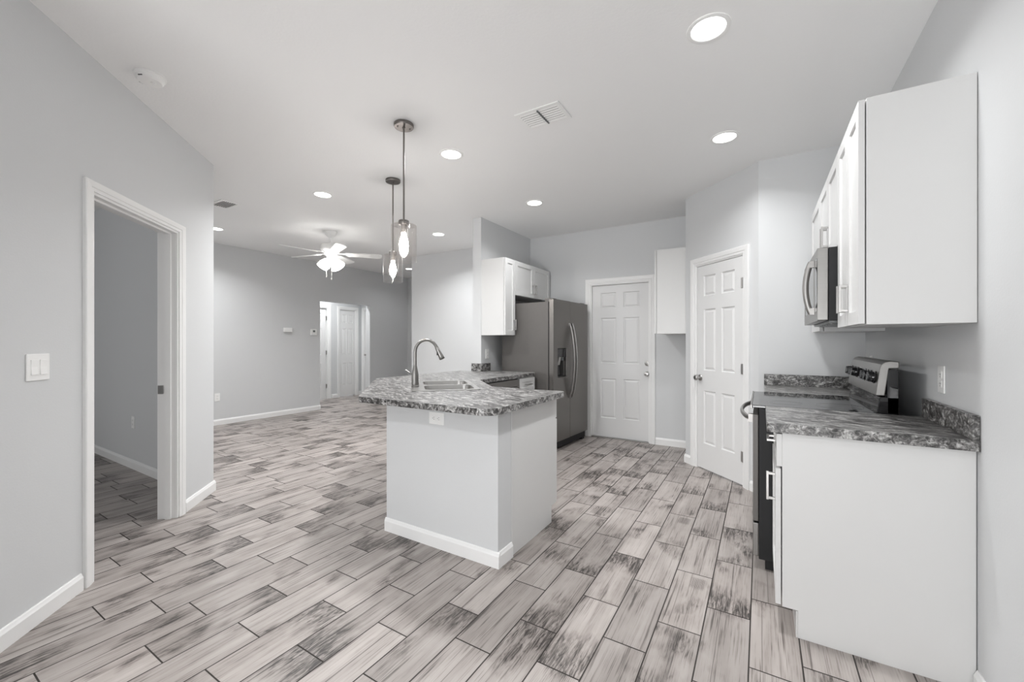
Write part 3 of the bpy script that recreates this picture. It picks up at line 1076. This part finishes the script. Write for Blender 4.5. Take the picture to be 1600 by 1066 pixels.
for x in (0.035, w - 0.035):
    hm.box(x - 0.018, -0.020, 0.806, x + 0.018, 0.003, 0.850)
hm.build('handle', M['bar'], odr, smooth=50)
MB().box(0.003, 0.002, 0.075, w - 0.003, 0.028, 0.255).build('drawer', M['steel'], rg, bevel=0.003)
gd = MB()
gd.box(0.0, 0.560, 0.885, w, 0.602, 1.120)
gd.prism([(0.520, 0.904), (0.535, 0.985), (0.602, 0.985), (0.602, 0.904)], 0.0, w, 'x')
gd.build('back_panel', M['black'], rg, bevel=0.003)
prof = [(0.517, 0.990), (0.533, 1.120), (0.540, 1.142), (0.552, 1.155), (0.570, 1.160), (0.604, 1.157), (0.604, 1.125), (0.568, 1.122), (0.552, 0.990)]
gf = MB().prism(prof, 0.0, w, 'x').build('control_panel', M['steel'], rg, bevel=0.004)
Tm = Matrix.Rotation(math.atan2(0.016, 0.13), 4, 'X')


def on_guard(m):
    """m is modelled round the origin facing -y; lean it on the control panel"""
    bmesh.ops.transform(m.bm, matrix=Tm.inverted(), verts=m.bm.verts)
    return m


for x0_, x1_ in ((0.285, 0.455),):
    m = on_guard(MB().box(x0_, -0.0022, -0.035, x1_, 0.001, 0.032))
    m.build('display', M['black'], gf, loc=(0, 0.5275, 1.075))
for x in (0.075, 0.165, 0.235, 0.505, 0.575, 0.665):
    m = MB().lathe([(0.030, 0.0), (0.031, -0.004), (0.026, -0.007), (0.024, -0.026), (0.021, -0.029), (0.004, -0.030)], 20, (0, 0, 0), 'y')
    m.box(-0.004, -0.033, -0.022, 0.004, -0.028, 0.022)
    on_guard(m).build('knob', M['black'], gf, loc=(x, 0.5275, 1.075), smooth=40)

# ------------------------------------------------------------------ microwave
w = YF - YM - 0.006
MD = RX - 0.250
MH = MZ1 - 1.362
mw = thing('microwave', 'stainless over-the-range microwave with curved handle under the short cabinet', 'microwave', (0.250, YF - 0.003, 1.362), RR)
MB().box(0.0, 0.046, 0.0, w, MD - 0.003, MH).build('body', M['blackmatte'], mw, bevel=0.002)
wd = w * 0.80
dr = MB().panel(w, MH, 0.044, [(0.045, 0.055, wd - 0.05, MH - 0.055)], 0.003, 0.003, None, 0.0, 0.0, 0.0).build('door', M['steel'], mw, bevel=0.004)
MB().box(0.050, 0.0012, 0.060, wd - 0.055, 0.0045, MH - 0.060).build('window', M['black'], dr)
MB().box(wd + 0.045, -0.0012, 0.05, w - 0.018, 0.0015, MH - 0.05).build('control_panel', M['black'], dr)
bow_handle(dr, wd - 0.02, 0.045, MH - 0.045, 0.026, 0.0125)
mb = MB().box(0.02, 0.05, -0.012, w - 0.02, MD - 0.02, -0.0005)
for k in range(6):
    mb.box(0.08 + k * 0.10, 0.07, -0.016, 0.15 + k * 0.10, 0.16, -0.011)
mb.build('vent_panel', M['grey'], mw)


# ------------------------------------------------------------------ small wall plates
def plate(name, label, cat, loc, rot, w=0.072, h=0.116, kind='outlet', group=None, turned=False):
    t = thing(name, label, cat, loc, rot, group)
    MB().box(-w / 2, -0.006, -h / 2, w / 2, -0.0005, h / 2).build('face_plate', M['plastic'], t, bevel=0.002)
    if kind == 'outlet':
        for k in (-1, 1):
            c = (k * 0.0195, 0) if turned else (0, k * 0.0195)
            sock = MB().box(c[0] - 0.015, -0.0078, c[1] - 0.0145, c[0] + 0.015, -0.0055, c[1] + 0.0145).build('socket', M['plastic'], t, bevel=0.0008)
            s = MB()
            for q in (-0.006, 0.006):
                if turned:
                    s.box(c[0] - 0.002, -0.0082, c[1] + q - 0.0011, c[0] + 0.006, -0.0076, c[1] + q + 0.0011)
                else:
                    s.box(c[0] + q - 0.0011, -0.0082, c[1] - 0.002, c[0] + q + 0.0011, -0.0076, c[1] + 0.006)
            s.box(c[0] - (0.010 if turned else 0.002), -0.0082, c[1] - (0.002 if turned else 0.010), c[0] - (0.006 if turned else -0.002), -0.0076, c[1] - (-0.002 if turned else 0.006))
            s.build('slot', M['slot'], sock)
    elif kind == 'rocker':
        n = max(1, round(w / 0.072))
        for k in range(n):
            x = (k - (n - 1) / 2) * 0.046
            r_ = MB().prism([(-0.0055, -0.033), (-0.0105, -0.033), (-0.0075, 0.002), (-0.0085, 0.033), (-0.0055, 0.033)], x - 0.0165, x + 0.0165, 'x')
            r_.build('rocker', M['plastic'], t, bevel=0.0008)
    return t


E45 = Vector((-1, 1)) / S2


def on_left(s):
    return (LW[0] + E45.x * s, LW[1] + E45.y * s)


p = on_left(0.041)
plate('light_switch', 'white double rocker light switch on the wall left of the open doorway', 'light switch', (p[0], p[1], 1.139), LR, 0.116, 0.118, 'rocker')
plate('wall_outlet', 'white wall outlet inside the dark room through the open doorway', 'outlet', (-5.31, 1.534, 0.458), face_rot(0, -1), group='white wall outlets')
plate('wall_outlet', 'white outlet turned sideways under the counter on the island low wall', 'outlet', (-1.690, 1.905, 0.786), face_rot(0, -1), 0.118, 0.074, 'outlet', 'white wall outlets', True)
plate('wall_outlet', 'white wall outlet low on the far living room wall by the left wall corner', 'outlet', (FARX, 2.985, 0.42), FR, group='white wall outlets')
plate('wall_outlet', 'white wall outlet under the tall cabinet beside the fridge', 'outlet', (FX, 4.115, 1.108), FRT, group='white wall outlets')
plate('wall_outlet', 'white wall outlet above the short counter nearest the camera', 'outlet', (RX, 2.44, 1.092), RR, group='white wall outlets')
plate('wall_outlet', 'white wall outlet mostly hidden behind the range control panel', 'outlet', (RX, 3.74, 1.098), RR, group='white wall outlets')

t = thing('thermostat', 'white square thermostat with dark screen by the hall opening', 'thermostat', (FARX, 4.535, 1.434), FR)
MB().box(-0.060, -0.026, -0.058, 0.060, -0.0005, 0.058).build('case', M['plastic'], t, bevel=0.008)
MB().box(-0.020, -0.0275, -0.002, 0.024, -0.0255, 0.034).build('screen', M['grey'], t)
t = thing('door_chime', 'small white door chime box on the far wall left of the thermostat', 'door chime', (FARX, 4.055, 1.462), FR)
MB().box(-0.070, -0.040, -0.036, 0.070, -0.0005, 0.036).build('case', M['plastic'], t, bevel=0.006)
MB().box(-0.058, -0.042, -0.024, 0.058, -0.0395, 0.024).build('cover', M['plastic'], t, bevel=0.002)


# ------------------------------------------------------------------ ceiling fittings
def recessed(label, x, y, r=0.078, lamp=CAN_W):
    t = thing('recessed_light', label, 'ceiling light', (x, y, H), 0, 'round recessed ceiling lights')
    MB().lathe([(r + 0.018, -0.0006), (r + 0.018, -0.004), (r + 0.012, -0.007), (r, -0.006), (r - 0.004, -0.002), (r - 0.004, -0.0006)], 40, caps=False).build('trim_ring', M['plastic'], t, smooth=40)
    MB().lathe([(r - 0.003, -0.003), (r - 0.003, -0.0008)], 40).build('lens', M['lens'], t)
    area_light('lamp', (0, 0, -0.012), (0, 0, 0), 2 * r - 0.01, 2 * r - 0.01, lamp, (0.985, 0.995, 1.0), 'DISK', R(142), t)
    return t


recessed('large bright recessed ceiling light nearest the camera, above the near range counter', -0.213, 2.150, lamp=12.0)
recessed('bright recessed ceiling light in front of the pantry door', -0.226, 3.353, lamp=8.0)
recessed('recessed ceiling light just right of the nearer pendant rod', -2.098, 2.532)
recessed('recessed ceiling light in front of the wall cabinets over the fridge', -2.069, 3.876, lamp=8.0)
recessed('recessed ceiling light between the ceiling fan and the farther pendant rod', -3.801, 4.315)
recessed('recessed ceiling light left of the farther pendant, over the living room side', -3.779, 2.551)
recessed('small far recessed ceiling light at the corner edge of the left wall', -6.109, 2.590)
recessed('added unseen ceiling light in the hall beyond the far opening', -7.62, 5.20, lamp=20.0)  # unseen lamp added to brighten the hall
recessed('added fill light in the foyer, hidden behind the living room back wall', -6.1, 6.05, lamp=3.0)  # unseen lamp added to lift the dark end of the far wall
recessed('recessed ceiling light over the dining area behind the camera', -1.9, -0.6, lamp=19.0)
recessed('added fill light over the kitchen floor, just out of view above the camera', -0.30, 0.94, lamp=2.5)  # unseen lamp added to brighten the island end panel

CLEAR = 0.0007


def ceiling_vent(label, x, y, rot, w, d, two):
    t = thing('ceiling_vent', label, 'vent', (x, y, H), rot, 'white ceiling vents')
    m = MB()
    o_, n_ = (w / 2, d / 2), (w / 2 - 0.025, d / 2 - 0.025)
    m.slab([(-o_[0], -o_[1]), (o_[0], -o_[1]), o_, (-o_[0], o_[1])], [[(-n_[0], -n_[1]), (n_[0], -n_[1]), n_, (-n_[0], n_[1])]], -0.008, -CLEAR)
    m.build('frame', M['plastic'], t, bevel=0.002)
    MB().box(-w / 2 + 0.02, -d / 2 + 0.02, -0.0016, w / 2 - 0.02, d / 2 - 0.02, -CLEAR).build('duct', M['slot'], t)
    s = MB()
    n = 7
    for k in range(n):
        y_ = -d / 2 + 0.034 + (d - 0.068) * k / (n - 1)
        q_ = 1 if two else -1
        s.prism([(y_ - 0.0075 * q_, -0.0045), (y_ + 0.0060 * q_, -0.0090), (y_ + 0.0065 * q_, -0.0078), (y_ - 0.0070 * q_, -0.0033)], -w / 2 + 0.022, w / 2 - 0.022, 'x')
    s.build('louvre', M['plastic'], t)
    if two:
        MB().box(-0.004, -d / 2 + 0.02, -0.0135, 0.004, d / 2 - 0.02, -0.003).build('divider', M['grey'], t)
    return t


ceiling_vent('white rectangular ceiling air vent over the kitchen, right of the pendants', -1.225, 2.415, 0.0, 0.315, 0.215, True)
ceiling_vent('white ceiling air vent over the living room at the left wall corner', -4.945, 2.180, R(0), 0.29, 0.19, False)
t = thing('smoke_detector', 'round white smoke detector on the ceiling above the left doorway', 'smoke detector', (-2.925, 0.915, H))
MB().lathe([(0.072, -CLEAR), (0.072, -0.010), (0.064, -0.014), (0.062, -0.026), (0.054, -0.034), (0.030, -0.037), (0.002, -0.037)], 40).build('case', M['plastic'], t, smooth=30)
MB().lathe([(0.012, -0.0365), (0.012, -0.040), (0.002, -0.0405)], 20, (0.012, 0.012, 0)).build('test_button', M['plastic'], t)
for a in (200, 300):
    MB().box(-0.011, -0.003, -0.0305, 0.011, 0.003, -0.0265).xf((0.058 * math.cos(R(a)), 0.058 * math.sin(R(a)), 0), R(a + 90)).build('slot', M['slot'], t)


# ------------------------------------------------------------------ pendants
def pendant(label, x, y):
    t = thing('pendant_light', label, 'pendant light', (x, y, H), 0, 'clear glass cylinder pendants over the island')
    MB().lathe([(0.064, -CLEAR), (0.066, -0.004), (0.066, -0.020), (0.063, -0.024), (0.010, -0.024), (0.009, -0.034)], 36).build('canopy', M['bronze'], t, smooth=40)
    for a in (60, 240):
        MB().lathe([(0.005, -0.024), (0.005, -0.028), (0.002, -0.029)], 12, (0.042 * math.cos(R(a)), 0.042 * math.sin(R(a)), 0)).build('screw', M['bronze'], t)
    MB().tube([(0, 0, -0.03), (0, 0, -0.668)], 0.0062, 12).build('rod', M['bronze'], t, smooth=60)
    so = MB().lathe([(0.008, -0.655), (0.034, -0.660), (0.036, -0.664), (0.036, -0.684), (0.033, -0.690), (0.020, -0.690), (0.019, -0.730), (0.015, -0.742)], 28).build('socket', M['bronze'], t, smooth=40)
    g = MB()
    g.lathe([(0.030, -0.688), (0.080, -0.688), (0.0865, -0.692), (0.0875, -0.700), (0.0875, -0.940), (0.0845, -0.940), (0.0845, -0.700), (0.082, -0.694), (0.030, -0.691)], 48, caps=False)
    g.build('glass_shade', M['pendantglass'], t, smooth=40)
    MB().lathe([(0.006, -0.738), (0.014, -0.744), (0.018, -0.765), (0.028, -0.800), (0.0315, -0.825), (0.029, -0.850), (0.018, -0.872), (0.006, -0.882), (0.001, -0.884)], 24).build('bulb', M['bulb'], t, smooth=60)
    return t


p1 = pendant('nearer pendant light with clear glass cylinder shade and long rod over the island', -2.085, 2.015)
dup(p1, (-2.885, 2.654, H), None, 'farther pendant light with clear glass cylinder shade, partly behind the nearer one')

# ------------------------------------------------------------------ ceiling fan
FC = (-4.952, 3.464)
fn = thing('ceiling_fan', 'white five-blade ceiling fan with lit glass shades in the living room', 'ceiling fan', (FC[0], FC[1], H))
MB().lathe([(0.075, -CLEAR), (0.078, -0.015), (0.066, -0.045), (0.045, -0.070), (0.020, -0.082), (0.014, -0.085)], 36).build('canopy', M['fanwhite'], fn, smooth=40)
MB().tube([(0, 0, -0.08), (0, 0, -0.17)], 0.012, 14).build('downrod', M['fanwhite'], fn, smooth=60)
MB().lathe([(0.020, -0.150), (0.035, -0.165), (0.105, -0.175), (0.125, -0.195), (0.128, -0.245), (0.112, -0.275), (0.085, -0.290), (0.080, -0.315), (0.055, -0.330), (0.050, -0.365), (0.060, -0.375), (0.060, -0.395), (0.030, -0.405)], 40).build('motor', M['fanwhite'], fn, smooth=40)
for k in range(5):
    a = R(48 + 72 * k)
    tilt = Matrix.Rotation(R(-12), 4, 'X')
    bl = MB()
    out = rounded([(0.20, -0.055), (0.655, -0.070), (0.655, 0.070), (0.20, 0.055)], [0.02, 0.05, 0.05, 0.02])
    bl.slab(out, [], -0.004, 0.004)
    bmesh.ops.transform(bl.bm, matrix=Matrix.Rotation(a, 4, 'Z') @ Matrix.Translation((0, 0, -0.300)) @ tilt, verts=bl.bm.verts)
    bo = bl.build('blade', M['fanwhite'], fn)
    ir = MB()
    ir.prism([(0.075, -0.020), (0.15, -0.012), (0.20, -0.040), (0.27, -0.035), (0.29, 0.0), (0.27, 0.035), (0.20, 0.040), (0.15, 0.012), (0.075, 0.020)], 0.0042, 0.009)
    bmesh.ops.transform(ir.bm, matrix=Matrix.Rotation(a, 4, 'Z') @ Matrix.Translation((0, 0, -0.300)) @ tilt, verts=ir.bm.verts)
    ir.build('blade_iron', M['fanwhite'], bo)
for k in range(4):
    a = 20 + 90 * k
    s = MB().lathe([(0.016, 0.0), (0.030, -0.012), (0.050, -0.045), (0.064, -0.085), (0.074, -0.118), (0.071, -0.118), (0.060, -0.085), (0.046, -0.045), (0.026, -0.016), (0.012, -0.004)], 28, caps=False)
    bmesh.ops.transform(s.bm, matrix=Matrix.Rotation(R(a), 4, 'Z') @ Matrix.Translation((0.055, 0, -0.385)) @ Matrix.Rotation(R(-42), 4, 'Y'), verts=s.bm.verts)
    so = s.build('glass_shade', M['shade'], fn, smooth=50)
    b_ = MB().lathe([(0.010, -0.010), (0.014, -0.03), (0.026, -0.06), (0.024, -0.085), (0.002, -0.10)], 20)
    bmesh.ops.transform(b_.bm, matrix=Matrix.Rotation(R(a), 4, 'Z') @ Matrix.Translation((0.055, 0, -0.385)) @ Matrix.Rotation(R(-42), 4, 'Y'), verts=b_.bm.verts)
    b_.build('bulb', M['fanbulb'], so, smooth=60)
for x, y, l in ((-0.03, -0.045, 0.20), (0.045, -0.02, 0.24)):
    pc = MB().tube([(x, y, -0.395), (x, y, -0.395 - l)], 0.0022, 8)
    pc.lathe([(0.002, 0.0), (0.005, -0.008), (0.005, -0.022), (0.001, -0.03)], 10, (x, y, -0.39 - l))
    pc.build('pull_chain', M['fanwhite'], fn)
